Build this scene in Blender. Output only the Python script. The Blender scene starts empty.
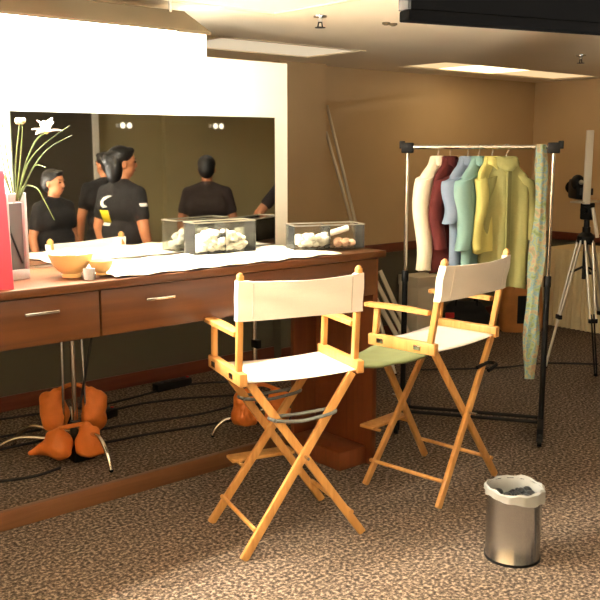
import bpy, bmesh, math, random
from mathutils import Vector, Matrix, Euler
from mathutils import noise as mnoise
from mathutils.bvhtree import BVHTree
random.seed(7)
S = bpy.context.scene
COL = S.collection
PI = math.pi
R = math.radians
V = Vector

# ------------------------------------------------------------------ camera
FOC = 880.0
CAMH = 1.70
PITCH = math.atan(153 / FOC)
HEAD = math.atan(1040 * math.cos(PITCH) / FOC)      # azimuth of the view from +X
fwd = V((math.cos(HEAD) * math.cos(PITCH), math.sin(HEAD) * math.cos(PITCH), -math.sin(PITCH)))
rgt = V((math.sin(HEAD), -math.cos(HEAD), 0))
upv = rgt.cross(fwd)
cd = bpy.data.cameras.new('camera')
cam = bpy.data.objects.new('camera', cd)
COL.objects.link(cam)
cd.sensor_width = 36
cd.lens = FOC / 600 * 36
cd.clip_start = 0.05
cam.matrix_world = Matrix(((rgt.x, upv.x, -fwd.x, 0), (rgt.y, upv.y, -fwd.y, 0), (rgt.z, upv.z, -fwd.z, CAMH), (0, 0, 0, 1)))
S.camera = cam


# ------------------------------------------------------------------ materials
def lin(c):
    return tuple((x / 12.92 if x <= .04045 else ((x + .055) / 1.055) ** 2.4) for x in c)


def mat(name, col, rough=.6, metal=0., noise=None, bump=None, wood=None, spec=.5, coat=0., sheen=0., trans=0., ior=1.45, emit=None):
    """col in sRGB 0..1.  noise=(scale, amount) value variation; bump=(scale, strength, dist); wood=(axis, scale, dark colour)"""
    m = bpy.data.materials.new(name)
    m.use_nodes = True
    nt = m.node_tree
    b = nt.nodes['Principled BSDF']
    c = lin(col)
    b.inputs['Base Color'].default_value = (*c, 1)
    b.inputs['Roughness'].default_value = rough
    b.inputs['Metallic'].default_value = metal
    b.inputs['Specular IOR Level'].default_value = spec
    b.inputs['Coat Weight'].default_value = coat
    b.inputs['Sheen Weight'].default_value = sheen
    b.inputs['Transmission Weight'].default_value = trans
    b.inputs['IOR'].default_value = ior
    if emit:
        b.inputs['Emission Color'].default_value = (*emit[0], 1)
        b.inputs['Emission Strength'].default_value = emit[1]
    tc = nt.nodes.new('ShaderNodeTexCoord')
    N, L = nt.nodes, nt.links
    if noise or wood:
        mp = N.new('ShaderNodeMapping')
        L.new(tc.outputs['Object'], mp.inputs['Vector'])
        tx = N.new('ShaderNodeTexNoise')
        tx.inputs['Detail'].default_value = 4
        ramp = N.new('ShaderNodeValToRGB')
        if wood:
            ax, sc, dk = wood
            s3 = [sc, sc, sc]
            s3['xyz'.index(ax)] = sc * .06
            mp.inputs['Scale'].default_value = s3
            tx.inputs['Scale'].default_value = 1
            tx.inputs['Distortion'].default_value = 1.2
            ramp.color_ramp.elements[0].color = (*lin(dk), 1)
            ramp.color_ramp.elements[1].color = (*c, 1)
            ramp.color_ramp.elements[0].position = .3
            ramp.color_ramp.elements[1].position = .62
        else:
            sc, am = noise
            tx.inputs['Scale'].default_value = sc
            ramp.color_ramp.elements[0].color = (*[x * (1 - am) for x in c], 1)
            ramp.color_ramp.elements[1].color = (*[min(1, x * (1 + am)) for x in c], 1)
            ramp.color_ramp.elements[0].position = .3
            ramp.color_ramp.elements[1].position = .7
        L.new(mp.outputs[0], tx.inputs['Vector'])
        L.new(tx.outputs['Fac'], ramp.inputs['Fac'])
        L.new(ramp.outputs[0], b.inputs['Base Color'])
    if bump:
        t2 = N.new('ShaderNodeTexNoise')
        t2.inputs['Scale'].default_value = bump[0]
        t2.inputs['Detail'].default_value = 3
        bp = N.new('ShaderNodeBump')
        bp.inputs['Strength'].default_value = bump[1]
        bp.inputs['Distance'].default_value = bump[2]
        L.new(tc.outputs['Object'], t2.inputs['Vector'])
        L.new(t2.outputs['Fac'], bp.inputs['Height'])
        L.new(bp.outputs[0], b.inputs['Normal'])
    return m


M = {}
M['wall'] = mat('beige_paint', (.76, .66, .51), .75, noise=(3, .03), bump=(120, .12, .002))
M['wains'] = mat('grey_green_paint', (.33, .32, .27), .7, noise=(2, .05))
M['ceil'] = mat('ceiling_paint', (.93, .88, .78), .85, noise=(2, .02))
M['redwood'] = mat('red_brown_trim', (.40, .20, .13), .45, wood=('x', 20, (.34, .16, .10)))
M['vanity'] = mat('reddish_veneer', (.32, .175, .05), .45, wood=('x', 18, (.26, .13, .03)), coat=.1)
M['vanity_v'] = mat('reddish_veneer_upright', (.40, .21, .10), .4, wood=('z', 18, (.34, .165, .07)), coat=.25)
M['plank'] = mat('brown_plank', (.40, .26, .15), .55, wood=('x', 22, (.34, .20, .10)))
M['white_panel'] = mat('white_laminate', (.99, .975, .93), .5)
M['hood'] = mat('hood_board', (.40, .35, .26), .6)
M['mirror'] = mat('mirror_glass', (.72, .72, .70), .02, metal=1)
M['mirror_edge'] = mat('mirror_edge', (.35, .38, .32), .3, metal=.6)
M['chairwood'] = mat('honey_beech', (.78, .58, .33), .45, wood=('z', 26, (.68, .48, .25)), coat=.2)
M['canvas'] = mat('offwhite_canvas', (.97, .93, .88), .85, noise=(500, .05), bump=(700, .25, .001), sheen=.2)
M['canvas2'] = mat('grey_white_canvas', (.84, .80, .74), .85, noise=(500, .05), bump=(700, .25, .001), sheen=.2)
M['chrome'] = mat('chrome', (.85, .84, .82), .18, metal=1)
M['steel'] = mat('brushed_steel', (.82, .84, .86), .20, metal=1)
for _k, _v in (('Anisotropic', .0),):
    M['steel'].node_tree.nodes['Principled BSDF'].inputs[_k].default_value = _v
M['silver'] = mat('silver_tube', (.80, .78, .72), .35, metal=.9)
M['black'] = mat('black_plastic', (.035, .035, .036), .55, spec=.25)
M['matteblack'] = mat('matte_black_fabric', (.008, .008, .009), .95, spec=.03)
M['blackcloth'] = mat('black_cloth', (.07, .065, .07), .9, bump=(60, .3, .01))
M['rubber'] = mat('black_rubber', (.02, .02, .022), .85, spec=.08)
M['darkgrey'] = mat('dark_grey_enamel', (.09, .095, .10), .5)
M['tape'] = mat('grey_tape', (.38, .39, .38), .5, noise=(60, .2))
M['orange'] = mat('orange_nylon', (.80, .44, .17), .6, bump=(30, .4, .01), noise=(15, .1))
M['cord'] = mat('black_cord', (.05, .045, .04), .6)
M['whitecloth'] = mat('white_cloth', (.95, .93, .88), .9, bump=(14, .3, .01))
M['bowl'] = mat('cream_bowl', (.93, .78, .52), .35, coat=.3)
M['cotton'] = mat('white_cotton', (.97, .96, .93), .95, bump=(90, .5, .01))
M['sponge'] = mat('pale_pink_sponge', (.93, .76, .66), .9, bump=(150, .4, .003))
M['pink'] = mat('pink_red_card', (.88, .27, .35), .6)
M['vase'] = mat('white_ceramic', (.66, .66, .66), .35)
M['vase_in'] = mat('grey_inset', (.40, .40, .40), .4)
M['stem'] = mat('green_stem', (.24, .30, .11), .5, noise=(40, .2))
M['leafp'] = mat('pale_leaf', (.40, .46, .24), .5, noise=(30, .15))
M['petal'] = mat('white_petal', (.96, .96, .92), .6)
M['dry'] = mat('dried_bud', (.72, .66, .48), .8, noise=(60, .2))
M['green'] = mat('sage_green_cloth', (.40, .43, .28), .85, bump=(300, .2, .002), noise=(12, .1))
M['cream'] = mat('cream_cotton', (.92, .87, .76), .85, noise=(14, .05), bump=(25, .25, .01))
M['maroon'] = mat('maroon_cotton', (.29, .06, .045), .85, noise=(14, .1), bump=(25, .25, .01))
M['blue'] = mat('slate_blue_cotton', (.46, .52, .60), .85, noise=(14, .06), bump=(25, .25, .01))
M['teal'] = mat('pale_teal_cotton', (.46, .59, .56), .85, noise=(14, .06), bump=(25, .25, .01))
M['yellow'] = mat('pale_yellow_cotton', (.72, .69, .40), .85, noise=(14, .06), bump=(25, .25, .01))
M['olive'] = mat('olive_yellow_cotton', (.52, .51, .31), .85, noise=(14, .06), bump=(25, .25, .01))
M['olive_d'] = mat('olive_placket', (.46, .45, .27), .85)
M['hangwood'] = mat('red_hanger_wood', (.62, .33, .16), .4)
M['tan'] = mat('tan_orange_bag', (.72, .48, .26), .7, noise=(10, .15))
M['tablecloth'] = mat('ivory_tablecloth', (.84, .78, .62), .85, noise=(6, .04))
M['foam'] = mat('white_board', (.86, .83, .76), .7)
M['skin'] = mat('tan_skin', (.72, .47, .32), .55, noise=(30, .05))
M['hair'] = mat('black_hair', (.07, .055, .05), .5, bump=(120, .4, .004))
M['tee'] = mat('black_tee', (.10, .085, .085), .9, bump=(18, .3, .01))
M['tee2'] = mat('dark_brown_tee', (.17, .13, .12), .9, bump=(18, .3, .01))
M['jeans'] = mat('dark_trousers', (.12, .12, .14), .9)
M['shoe'] = mat('dark_shoe', (.06, .06, .06), .5)
M['eye'] = mat('eye', (.04, .03, .03), .2)
M['lip'] = mat('lip', (.55, .28, .24), .5)
M['white'] = mat('white_print', (.92, .92, .90), .7)
M['yellowprint'] = mat('yellow_print', (.82, .74, .12), .7)
M['red'] = mat('red_print', (.70, .13, .12), .6)
M['drape'] = mat('charcoal_partition', (.30, .27, .22), .9, noise=(2, .08))
M['southwall'] = mat('olive_paint', (.70, .65, .48), .8, noise=(2, .03))
M['diff_soft_glow'] = mat('ceiling_light_lens', (.80, .74, .60), .5, emit=((1, .84, .60), .40))  # weak emission added to make the pale lens look brighter
M['lightframe'] = mat('light_frame', (.88, .82, .70), .6)
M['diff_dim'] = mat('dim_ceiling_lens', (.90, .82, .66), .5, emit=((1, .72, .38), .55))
M['diff_on'] = mat('lit_ceiling_lens', (.95, .92, .85), .5, emit=((1, .74, .40), 2.6))
M['diff_room_fill'] = mat('room_fill_lens', (.95, .92, .85), .5, emit=((1, .90, .76), 1.8))
M['tube_on'] = mat('lit_tube', (1, 1, 1), .4, emit=((1, .93, .78), 480.0))
M['fill_uplight'] = mat('fill_uplight_bulb', (1, 1, 1), .4, emit=((1, .92, .80), 1350.0))
M['lampface'] = mat('lamp_face', (1, 1, 1), .4, emit=((1, .86, .62), 2.2))


def clear_plastic(name='clear_plastic', haze=.014):
    m = bpy.data.materials.new(name)
    m.use_nodes = True
    nt = m.node_tree
    nt.nodes.remove(nt.nodes['Principled BSDF'])
    out = nt.nodes['Material Output']
    tr = nt.nodes.new('ShaderNodeBsdfTransparent')
    tr.inputs[0].default_value = (.95, .95, .92, 1)
    gl = nt.nodes.new('ShaderNodeBsdfGlossy')
    gl.inputs['Roughness'].default_value = .08
    fr = nt.nodes.new('ShaderNodeFresnel')
    fr.inputs[0].default_value = 1.22
    mx = nt.nodes.new('ShaderNodeMixShader')
    nt.links.new(fr.outputs[0], mx.inputs[0])
    nt.links.new(tr.outputs[0], mx.inputs[1])
    nt.links.new(gl.outputs[0], mx.inputs[2])
    df = nt.nodes.new('ShaderNodeBsdfDiffuse')
    df.inputs[0].default_value = (.85, .85, .80, 1)
    m3 = nt.nodes.new('ShaderNodeMixShader')
    m3.inputs[0].default_value = haze
    nt.links.new(mx.outputs[0], m3.inputs[1])
    nt.links.new(df.outputs[0], m3.inputs[2])
    nt.links.new(m3.outputs[0], out.inputs[0])
    return m


M['clear'] = clear_plastic()
M['liner'] = clear_plastic('clear_liner', .3)


def carpet():
    m = bpy.data.materials.new('mottled_carpet')
    m.use_nodes = True
    nt = m.node_tree
    N, L = nt.nodes, nt.links
    b = N['Principled BSDF']
    b.inputs['Roughness'].default_value = .95
    b.inputs['Specular IOR Level'].default_value = .1
    tc = N.new('ShaderNodeTexCoord')
    n1 = N.new('ShaderNodeTexNoise')
    n1.inputs['Scale'].default_value = 62
    n1.inputs['Detail'].default_value = 3
    n1.inputs['Roughness'].default_value = .65
    L.new(tc.outputs['Object'], n1.inputs['Vector'])
    r = N.new('ShaderNodeValToRGB')
    e = r.color_ramp.elements
    e[0].position = .36
    e[0].color = (*lin((.18, .155, .135)), 1)
    e[1].position = .64
    e[1].color = (*lin((.57, .51, .45)), 1)
    k = r.color_ramp.elements.new(.5)
    k.color = (*lin((.34, .295, .255)), 1)
    L.new(n1.outputs['Fac'], r.inputs['Fac'])
    n2 = N.new('ShaderNodeTexNoise')
    n2.inputs['Scale'].default_value = 3
    L.new(tc.outputs['Object'], n2.inputs['Vector'])
    r2 = N.new('ShaderNodeValToRGB')
    r2.color_ramp.elements[0].color = (.8, .8, .8, 1)
    r2.color_ramp.elements[1].color = (1.1, 1.05, 1.0, 1)
    L.new(n2.outputs['Fac'], r2.inputs['Fac'])
    mx = N.new('ShaderNodeMix')
    mx.data_type = 'RGBA'
    mx.blend_type = 'MULTIPLY'
    mx.inputs[0].default_value = 1
    L.new(r.outputs[0], mx.inputs[6])
    L.new(r2.outputs[0], mx.inputs[7])
    L.new(mx.outputs[2], b.inputs['Base Color'])
    bp = N.new('ShaderNodeBump')
    bp.inputs['Strength'].default_value = .8
    bp.inputs['Distance'].default_value = .01
    L.new(n1.outputs['Fac'], bp.inputs['Height'])
    L.new(bp.outputs[0], b.inputs['Normal'])
    return m


M['carpet'] = carpet()


def scarf_mat():
    m = bpy.data.materials.new('patterned_scarf')
    m.use_nodes = True
    nt = m.node_tree
    N, L = nt.nodes, nt.links
    b = N['Principled BSDF']
    b.inputs['Roughness'].default_value = .8
    tc = N.new('ShaderNodeTexCoord')
    n1 = N.new('ShaderNodeTexNoise')
    n1.inputs['Scale'].default_value = 22
    n1.inputs['Detail'].default_value = 4
    L.new(tc.outputs['Object'], n1.inputs['Vector'])
    r = N.new('ShaderNodeValToRGB')
    cols = [(.30, (.36, .42, .26)), (.42, (.52, .56, .38)), (.48, (.36, .48, .54)), (.54, (.56, .57, .40)), (.60, (.58, .46, .38)), (.68, (.42, .48, .34))]
    r.color_ramp.elements[0].position, r.color_ramp.elements[0].color = cols[0][0], (*lin(cols[0][1]), 1)
    r.color_ramp.elements[1].position, r.color_ramp.elements[1].color = cols[-1][0], (*lin(cols[-1][1]), 1)
    for p, c in cols[1:-1]:
        k = r.color_ramp.elements.new(p)
        k.color = (*lin(c), 1)
    L.new(n1.outputs['Fac'], r.inputs['Fac'])
    L.new(r.outputs[0], b.inputs['Base Color'])
    return m


M['scarf'] = scarf_mat()


# ------------------------------------------------------------------ mesh helpers
class MB:
    def __init__(s):
        s.bm = bmesh.new()

    def box(s, c, size, rot=None, bev=0., seg=2):
        r = bmesh.ops.create_cube(s.bm, size=1)
        vs = r['verts']
        bmesh.ops.scale(s.bm, vec=V(size), verts=vs)
        if bev:
            es = list({e for v in vs for e in v.link_edges})
            q = bmesh.ops.bevel(s.bm, geom=es, offset=bev, segments=seg, affect='EDGES', profile=.5)
            vs = list({v for f in q['faces'] for v in f.verts} | {v for v in vs if v.is_valid})
        mt = Matrix.Translation(V(c))
        if rot is not None:
            mt = mt @ (rot.to_matrix().to_4x4() if isinstance(rot, Euler) else rot)
        bmesh.ops.transform(s.bm, matrix=mt, verts=vs)
        return s

    def span(s, a, b, bev=0., seg=2):
        a, b = V(a), V(b)
        return s.box((a + b) / 2, [abs(x) for x in (b - a)], None, bev, seg)

    def beam(s, p0, p1, w, h, up=(0, 0, 1), bev=0.):
        """rectangular bar from p0 to p1, w across, h along up"""
        p0, p1 = V(p0), V(p1)
        d = (p1 - p0)
        ln = d.length
        z = d.normalized()
        x = V(up).cross(z)
        if x.length < 1e-4:
            x = V((1, 0, 0)).cross(z)
        x.normalize()
        y = z.cross(x)
        mt = Matrix((x, y, z)).transposed().to_4x4()
        return s.box((p0 + p1) / 2, (w, h, ln), mt, bev)

    def loft(s, rings, cap=True, closed=True):
        vr = [[s.bm.verts.new(p) for p in r] for r in rings]
        n = len(vr[0])
        for a, b in zip(vr, vr[1:]):
            for i in range(n if closed else n - 1):
                j = (i + 1) % n
                s.bm.faces.new((a[i], a[j], b[j], b[i]))
        if cap and closed:
            s.bm.faces.new(list(reversed(vr[0])))
            s.bm.faces.new(vr[-1])
        return s

    def tube(s, pts, r, n=10, cap=True):
        pts = [V(p) for p in pts]
        rs = r if isinstance(r, (list, tuple)) else [r] * len(pts)
        t0 = (pts[1] - pts[0]).normalized()
        a = V((0, 0, 1)) if abs(t0.z) < .9 else V((1, 0, 0))
        x = t0.cross(a).normalized()
        rings = []
        for i, p in enumerate(pts):
            if i == 0:
                t = t0
            elif i == len(pts) - 1:
                t = (pts[i] - pts[i - 1]).normalized()
            else:
                t = ((pts[i] - pts[i - 1]).normalized() + (pts[i + 1] - pts[i]).normalized()).normalized()
            x = (x - t * x.dot(t)).normalized()
            y = t.cross(x)
            rings.append([p + (x * math.cos(k * 2 * PI / n) + y * math.sin(k * 2 * PI / n)) * rs[i] for k in range(n)])
        return s.loft(rings, cap)

    def lathe(s, prof, c=(0, 0, 0), n=32, cap=True):
        c = V(c)
        return s.loft([[c + V((r * math.cos(k * 2 * PI / n), r * math.sin(k * 2 * PI / n), z)) for k in range(n)] for r, z in prof], cap)

    def ell(s, c, r, rot=None, u=16, v=12):
        q = bmesh.ops.create_uvsphere(s.bm, u_segments=u, v_segments=v, radius=1)
        mt = Matrix.Translation(V(c))
        if rot is not None:
            mt = mt @ rot.to_matrix().to_4x4()
        mt = mt @ Matrix.Diagonal((*((r, r, r) if isinstance(r, (int, float)) else r), 1))
        bmesh.ops.transform(s.bm, matrix=mt, verts=q['verts'])
        return s

    def cap(s, p0, r0, p1, r1):
        """tapered capsule"""
        p0, p1 = V(p0), V(p1)
        k = max(2, int((p1 - p0).length / (min(r0, r1) * .5)) + 1)
        s.tube([p0.lerp(p1, i / k) for i in range(k + 1)], [r0 + (r1 - r0) * i / k for i in range(k + 1)], 14)
        s.ell(p0, r0, u=14, v=10)
        s.ell(p1, r1, u=14, v=10)
        return s

    def done(s, name, m, parent=None, smooth=True, ang=40, mat4=None):
        bmesh.ops.recalc_face_normals(s.bm, faces=s.bm.faces[:])
        me = bpy.data.meshes.new(name)
        s.bm.to_mesh(me)
        s.bm.free()
        me.materials.append(M[m] if isinstance(m, str) else m)
        if smooth:
            me.polygons.foreach_set('use_smooth', [True] * len(me.polygons))
            me.set_sharp_from_angle(angle=R(ang))
        o = bpy.data.objects.new(name, me)
        COL.objects.link(o)
        if parent is not None:
            o.parent = parent
        if mat4 is not None:
            o.matrix_local = mat4
        return o


def remesh(o, vox, smooth=3):
    m = o.modifiers.new('r', 'REMESH')
    m.mode = 'VOXEL'
    m.voxel_size = vox
    m.use_smooth_shade = True
    k = o.modifiers.new('s', 'SMOOTH')
    k.iterations = smooth
    k.factor = .5
    bpy.context.view_layer.update()
    dg = bpy.context.evaluated_depsgraph_get()
    me = bpy.data.meshes.new_from_object(o.evaluated_get(dg))
    ms = list(o.data.materials)
    o.modifiers.clear()
    o.data = me
    me.materials.clear()
    for x in ms:
        me.materials.append(x)
    me.polygons.foreach_set('use_smooth', [True] * len(me.polygons))
    return o


def tag(o, label, cat, group=None, kind=None):
    o['label'] = label
    o['category'] = cat
    if group:
        o['group'] = group
    if kind:
        o['kind'] = kind
    return o


def thing(name, label, cat, loc=(0, 0, 0), rz=0., group=None):
    o = bpy.data.objects.new(name, None)
    COL.objects.link(o)
    o.empty_display_size = .05
    o.location = loc
    o.rotation_euler = (0, 0, rz)
    return tag(o, label, cat, group)


def struct(o):
    o['kind'] = 'structure'
    return o


def children_of(o):
    return [c for c in bpy.data.objects if c.parent == o]


def copy_tree(o, parent=None):
    c = o.copy()
    COL.objects.link(c)
    if parent is not None:
        c.parent = parent
    for ch in children_of(o):
        copy_tree(ch, c)
    return c


def crom(pts, n=6):
    pts = [V(p) for p in pts]
    P = [pts[0]] + pts + [pts[-1]]
    out = []
    for i in range(1, len(P) - 2):
        a, b, c, d = P[i - 1:i + 3]
        for k in range(n):
            t = k / n
            out.append(.5 * (2 * b + (c - a) * t + (2 * a - 5 * b + 4 * c - d) * t * t + (3 * b - a - 3 * c + d) * t ** 3))
    out.append(pts[-1])
    return out


# ------------------------------------------------------------------ room shell
X0, X1, Y0, Y1, ZC = -1.6, 7.87, -2.3, 5.46, 2.35
b = MB(); b.span((X0 - .1, Y0 - .1, -.08), (X1 + .1, Y1 + .1, 0)); struct(b.done('floor', 'carpet', smooth=False))

LIGHTS = [  # x0 x1 y0 y1 : openings in the ceiling
    (3.18, 4.40, 4.43, 5.03), (5.47, 7.69, 4.62, 5.14), (1.65, 2.87, 2.93, 3.53),
    (1.2, 2.42, .2, .8), (4.2, 5.4, .3, .9), (1.9, 3.1, -1.3, -.7), (-.6, .6, 1.5, 2.1), (5.6, 6.8, -.9, -.3)]  # these unseen ceiling lights are added to brighten the room
xs = sorted({X0 - .1, X1 + .1} | {v for l in LIGHTS for v in l[:2]})
ys = sorted({Y0 - .1, Y1 + .1} | {v for l in LIGHTS for v in l[2:]})
b = MB()
for xa, xb in zip(xs, xs[1:]):
    for ya, yb in zip(ys, ys[1:]):
        cx, cy = (xa + xb) / 2, (ya + yb) / 2
        if any(l[0] < cx < l[1] and l[2] < cy < l[3] for l in LIGHTS):
            continue
        b.span((xa, ya, ZC), (xb, yb, ZC + .06))
for l in LIGHTS:      # sides and top of each recess
    xa, xb, ya, yb = l
    b.span((xa - .03, ya - .03, ZC + .03), (xa, yb + .03, ZC + .22))
    b.span((xb, ya - .03, ZC + .03), (xb + .03, yb + .03, ZC + .22))
    b.span((xa, ya - .03, ZC + .03), (xb, ya, ZC + .22))
    b.span((xa, yb, ZC + .03), (xb, yb + .03, ZC + .22))
    b.span((xa - .03, ya - .03, ZC + .20), (xb + .03, yb + .03, ZC + .24))
struct(b.done('ceiling', 'ceil', smooth=False))

ZR = .80
b = MB(); b.span((X0 - .1, Y1, ZR), (X1 + .1, Y1 + .1, ZC + .05)); struct(b.done('wall_back', 'wall', smooth=False))
b = MB(); b.span((X0 - .1, Y1, -.05), (X1 + .1, Y1 + .1, ZR)); struct(b.done('wall_back_lower', 'wains', smooth=False))
b = MB(); b.span((4.40, Y1 - .10, ZR), (4.885, Y1, ZC)); struct(b.done('wall_back_pilaster', 'wall', smooth=False))
b = MB(); b.span((4.40, Y1 - .10, 0), (4.885, Y1, ZR)); struct(b.done('wall_back_pilaster_lower', 'wains', smooth=False))
b = MB(); b.span((X1, Y0 - .1, ZR), (X1 + .1, Y1, ZC + .05)); struct(b.done('wall_right', 'wall', smooth=False))
b = MB(); b.span((X1, Y0 - .1, -.05), (X1 + .1, Y1, ZR)); struct(b.done('wall_right_lower', 'wains', smooth=False))
b = MB(); b.span((X0 - .1, Y0 - .1, -.05), (X0, Y1, ZC + .05)); struct(b.done('wall_left', 'wall', smooth=False))
b = MB(); b.span((X0, Y0 - .1, -.05), (X1, Y0, ZC + .05)); struct(b.done('wall_front', 'southwall', smooth=False))
b = MB(); b.span((X0, Y0, 0), (4.92, Y0 + .22, ZC)); struct(b.done('wall_front_partition', 'drape', smooth=False))
b = MB(); b.span((4.92, Y0, 0), (5.0, Y0 + .24, ZC), .01); struct(b.done('trim_1', 'white_panel', smooth=False))
b = MB(); b.span((5.99, Y0, 0), (X1, Y0 + .08, ZC)); struct(b.done('wall_front_recess', 'southwall', smooth=False))
b = MB(); b.span((4.89, Y1 - .03, ZR - .03), (X1, Y1, ZR + .05), .008); struct(b.done('trim_2', 'redwood'))
b = MB(); b.span((X1 - .03, Y0 + .3, ZR - .03), (X1, Y1 - .035, ZR + .05), .008); struct(b.done('trim_3', 'redwood'))
b = MB(); b.span((X0, Y1 - .02, 0), (4.395, Y1, .10), .004); struct(b.done('baseboard_back', 'redwood'))
b = MB(); b.span((4.89, Y1 - .02, 0), (X1, Y1, .10), .004); struct(b.done('baseboard_back_right', 'redwood'))
b = MB(); b.span((4.40, Y1 - .12, 0), (4.885, Y1 - .10, .10), .004); struct(b.done('baseboard_pilaster', 'redwood'))
b = MB(); b.span((X1 - .02, Y0 + .3, 0), (X1, Y1 - .025, .10), .004); struct(b.done('baseboard_right', 'redwood'))

names = ['long recessed ceiling light above the glowing vanity hood end', 'lit recessed ceiling light over the clothes rack near the corner',
         'pale recessed ceiling light with added soft glow at the top of the photo']
for i, l in enumerate(LIGHTS):
    xa, xb, ya, yb = l
    lab = names[i] if i < 3 else 'added unseen ceiling light brightening the open floor behind the photographer'
    t = thing('recessed_ceiling_light', lab, 'ceiling light', ((xa + xb) / 2, (ya + yb) / 2, ZC + (.024 if i != 1 else .034)), 0, 'recessed ceiling lights')
    hx, hy = (xb - xa) / 2, (yb - ya) / 2
    f = MB()
    f.span((-hx, -hy, -.03), (hx, -hy + .03, 0)); f.span((-hx, hy - .03, -.03), (hx, hy, 0))
    f.span((-hx, -hy + .03, -.03), (-hx + .03, hy - .03, 0)); f.span((hx - .03, -hy + .03, -.03), (hx, hy - .03, 0))
    f.done('frame', 'lightframe', t, smooth=False)
    d = MB()
    m = 'diff_soft_glow' if i in (0, 2) else ('diff_on' if i == 1 else 'diff_room_fill')
    if i == 1:
        d.span((-.62, -hy + .03, -.022), (.12, hy - .03, 0))
        e = MB(); e.span((-hx + .03, -hy + .03, -.022), (-.622, hy - .03, 0))
        e.done('dim_lens', 'diff_dim', t, smooth=False)
        e = MB(); e.span((.122, -hy + .03, -.022), (hx - .03, hy - .03, 0))
        e.done('dim_lens', 'diff_dim', t, smooth=False)
    else:
        d.span((-hx + .03, -hy + .03, -.022), (hx - .03, hy - .03, 0))
    d.done('diffuser', m, t, smooth=False)


def sprinkler(x, y, lab):
    t = thing('ceiling_sprinkler', lab, 'sprinkler', (x, y, ZC), 0, 'ceiling sprinklers')
    MB().lathe([(.035, 0), (.034, -.006), (.012, -.010), (.012, -.03), (.006, -.034)], n=20).done('rosette', 'steel', t)
    k = MB()
    k.beam((-.010, 0, -.03), (-.016, 0, -.055), .004, .006); k.beam((.010, 0, -.03), (.016, 0, -.055), .004, .006)
    k.lathe([(.026, -.055), (.027, -.058), (.004, -.060)], n=20)
    k.done('deflector', 'darkgrey', t)


sprinkler(3.08, 3.43, 'small ceiling sprinkler beside the pale ceiling light with added glow')
sprinkler(5.776, 3.632, 'small ceiling sprinkler right of the lit ceiling light, near the corner')
for dx, lab in ((0, 'small round ceiling disc nearer the hanging black casing'), (-.055, 'small round ceiling disc farther from the hanging black casing')):
    o = MB().lathe([(.022, 0), (.022, -.008), (.010, -.014)], n=20).done('ceiling_disc', 'hood')
    o.location = (3.56 + dx, 3.36 + .02, ZC)
    tag(o, lab, 'ceiling fitting', 'ceiling discs')

# long black casing hung under the ceiling
t = thing('hanging_casing', 'long black box casing hung under the ceiling at the upper right', 'casing', (1.90, 1.745, 2.05), R(-16.4))
MB().span((.006, 0, .03), (1.9, .05, .24), .004).done('body', 'matteblack', t)
MB().span((0, -.004, 0), (1.9, .054, .03), .004).done('bottom_rail', 'matteblack', t)
MB().span((-.004, -.002, .03), (.006, .052, .24), .002).done('end_cap', 'black', t)
for x in (.3, 1.6):
    MB().tube([(x, .025, .24), (x, .025, .305)], .012).done('hanger_rod', 'darkgrey', t)

# ------------------------------------------------------------------ vanity
XV0, XV1 = -.75, 3.29
YF, YB = 3.17, 3.68
ZT = 1.173
van = thing('makeup_vanity', 'long reddish wooden makeup counter with drawers below the bright mirror wall', 'vanity', (0, 0, 0))
MB().span((XV0, YF - .02, ZT - .035), (XV1 + .005, YB, ZT), .006).done('counter_top', 'vanity', van)
MB().span((XV0, YF + .02, .94), (3.255, YF + .04, ZT - .036)).done('apron', 'vanity', van)
MB().span((XV0, YF + .04, .94), (3.255, YB - .02, .955)).done('drawer_bottom', 'vanity', van)
dx0 = [XV0 + .005, .12, .98, 1.655, 2.52]
seams = [(-.74, .135), (.14, .865), (.87, 1.661), (1.664, 3.25)]
for xa, xb in seams:
    d = MB().span((xa + .003, YF, .945), (xb - .003, YF + .02, ZT - .04), .003).done('drawer', 'vanity', van)
    xm = (xa + xb) / 2 if xa > 1 else (xa + xb) / 2 + .03
    xm = {.87: 1.405, 1.664: 1.931}.get(xa, xm)
    h = MB()
    h.beam((xm - .07, YF - .024, 1.075), (xm + .07, YF - .024, 1.075), .012, .012, bev=.003)
    h.beam((xm - .055, YF - .024, 1.075), (xm - .055, YF, 1.075), .008, .008)
    h.beam((xm + .055, YF - .024, 1.075), (xm + .055, YF, 1.075), .008, .008)
    h.done('handle', 'chrome', d)
MB().span((3.255, YF + .03, 0), (XV1, YB, ZT - .036), .003).done('end_panel', 'vanity_v', van)
MB().span((3.09, YB - .03, 0), (3.255, YB, ZT - .036), .003).done('back_post', 'vanity_v', van)
MB().span((3.06, YF + .07, 0), (3.255, YB - .03, .10), .004).done('foot_block', 'vanity_v', van)
MB().span((XV0, YB, 0), (3.09, YB + .035, .088), .004).done('base_plank', 'plank', van)
# panel behind the mirror, hood with lamps
MB().span((XV0, YB + .003, ZT - .30), (3.075, YB + .04, 2.135), .003).done('light_panel', 'white_panel', van)
MB().span((XV0, YB + .004, 2.136), (2.56, YB + .038, 2.262)).done('hood_back', 'white_panel', van, smooth=False)
hd = MB()
th_ = .012
prof = [(3.25, 2.19), (3.45, 2.295), (3.456, 2.284), (3.256, 2.179)]
hd.loft([[(XV0, y, z) for y, z in prof], [(2.285, y, z) for y, z in prof]])
hd.done('lamp_hood', 'hood', van, smooth=False)
MB().span((XV0, 3.452, 2.291), (2.285, YB + .004, 2.299)).done('hood_top', 'hood', van, smooth=False)
for x in (-.5, 2.2):
    MB().tube([(x, 3.44, 2.285), (x, 3.44, ZC)], .008).done('hood_rod', 'steel', van)
    MB().span((x - .01, 3.45, 2.275), (x + .01, YB + .004, 2.29)).done('hood_arm', 'steel', van)
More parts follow.
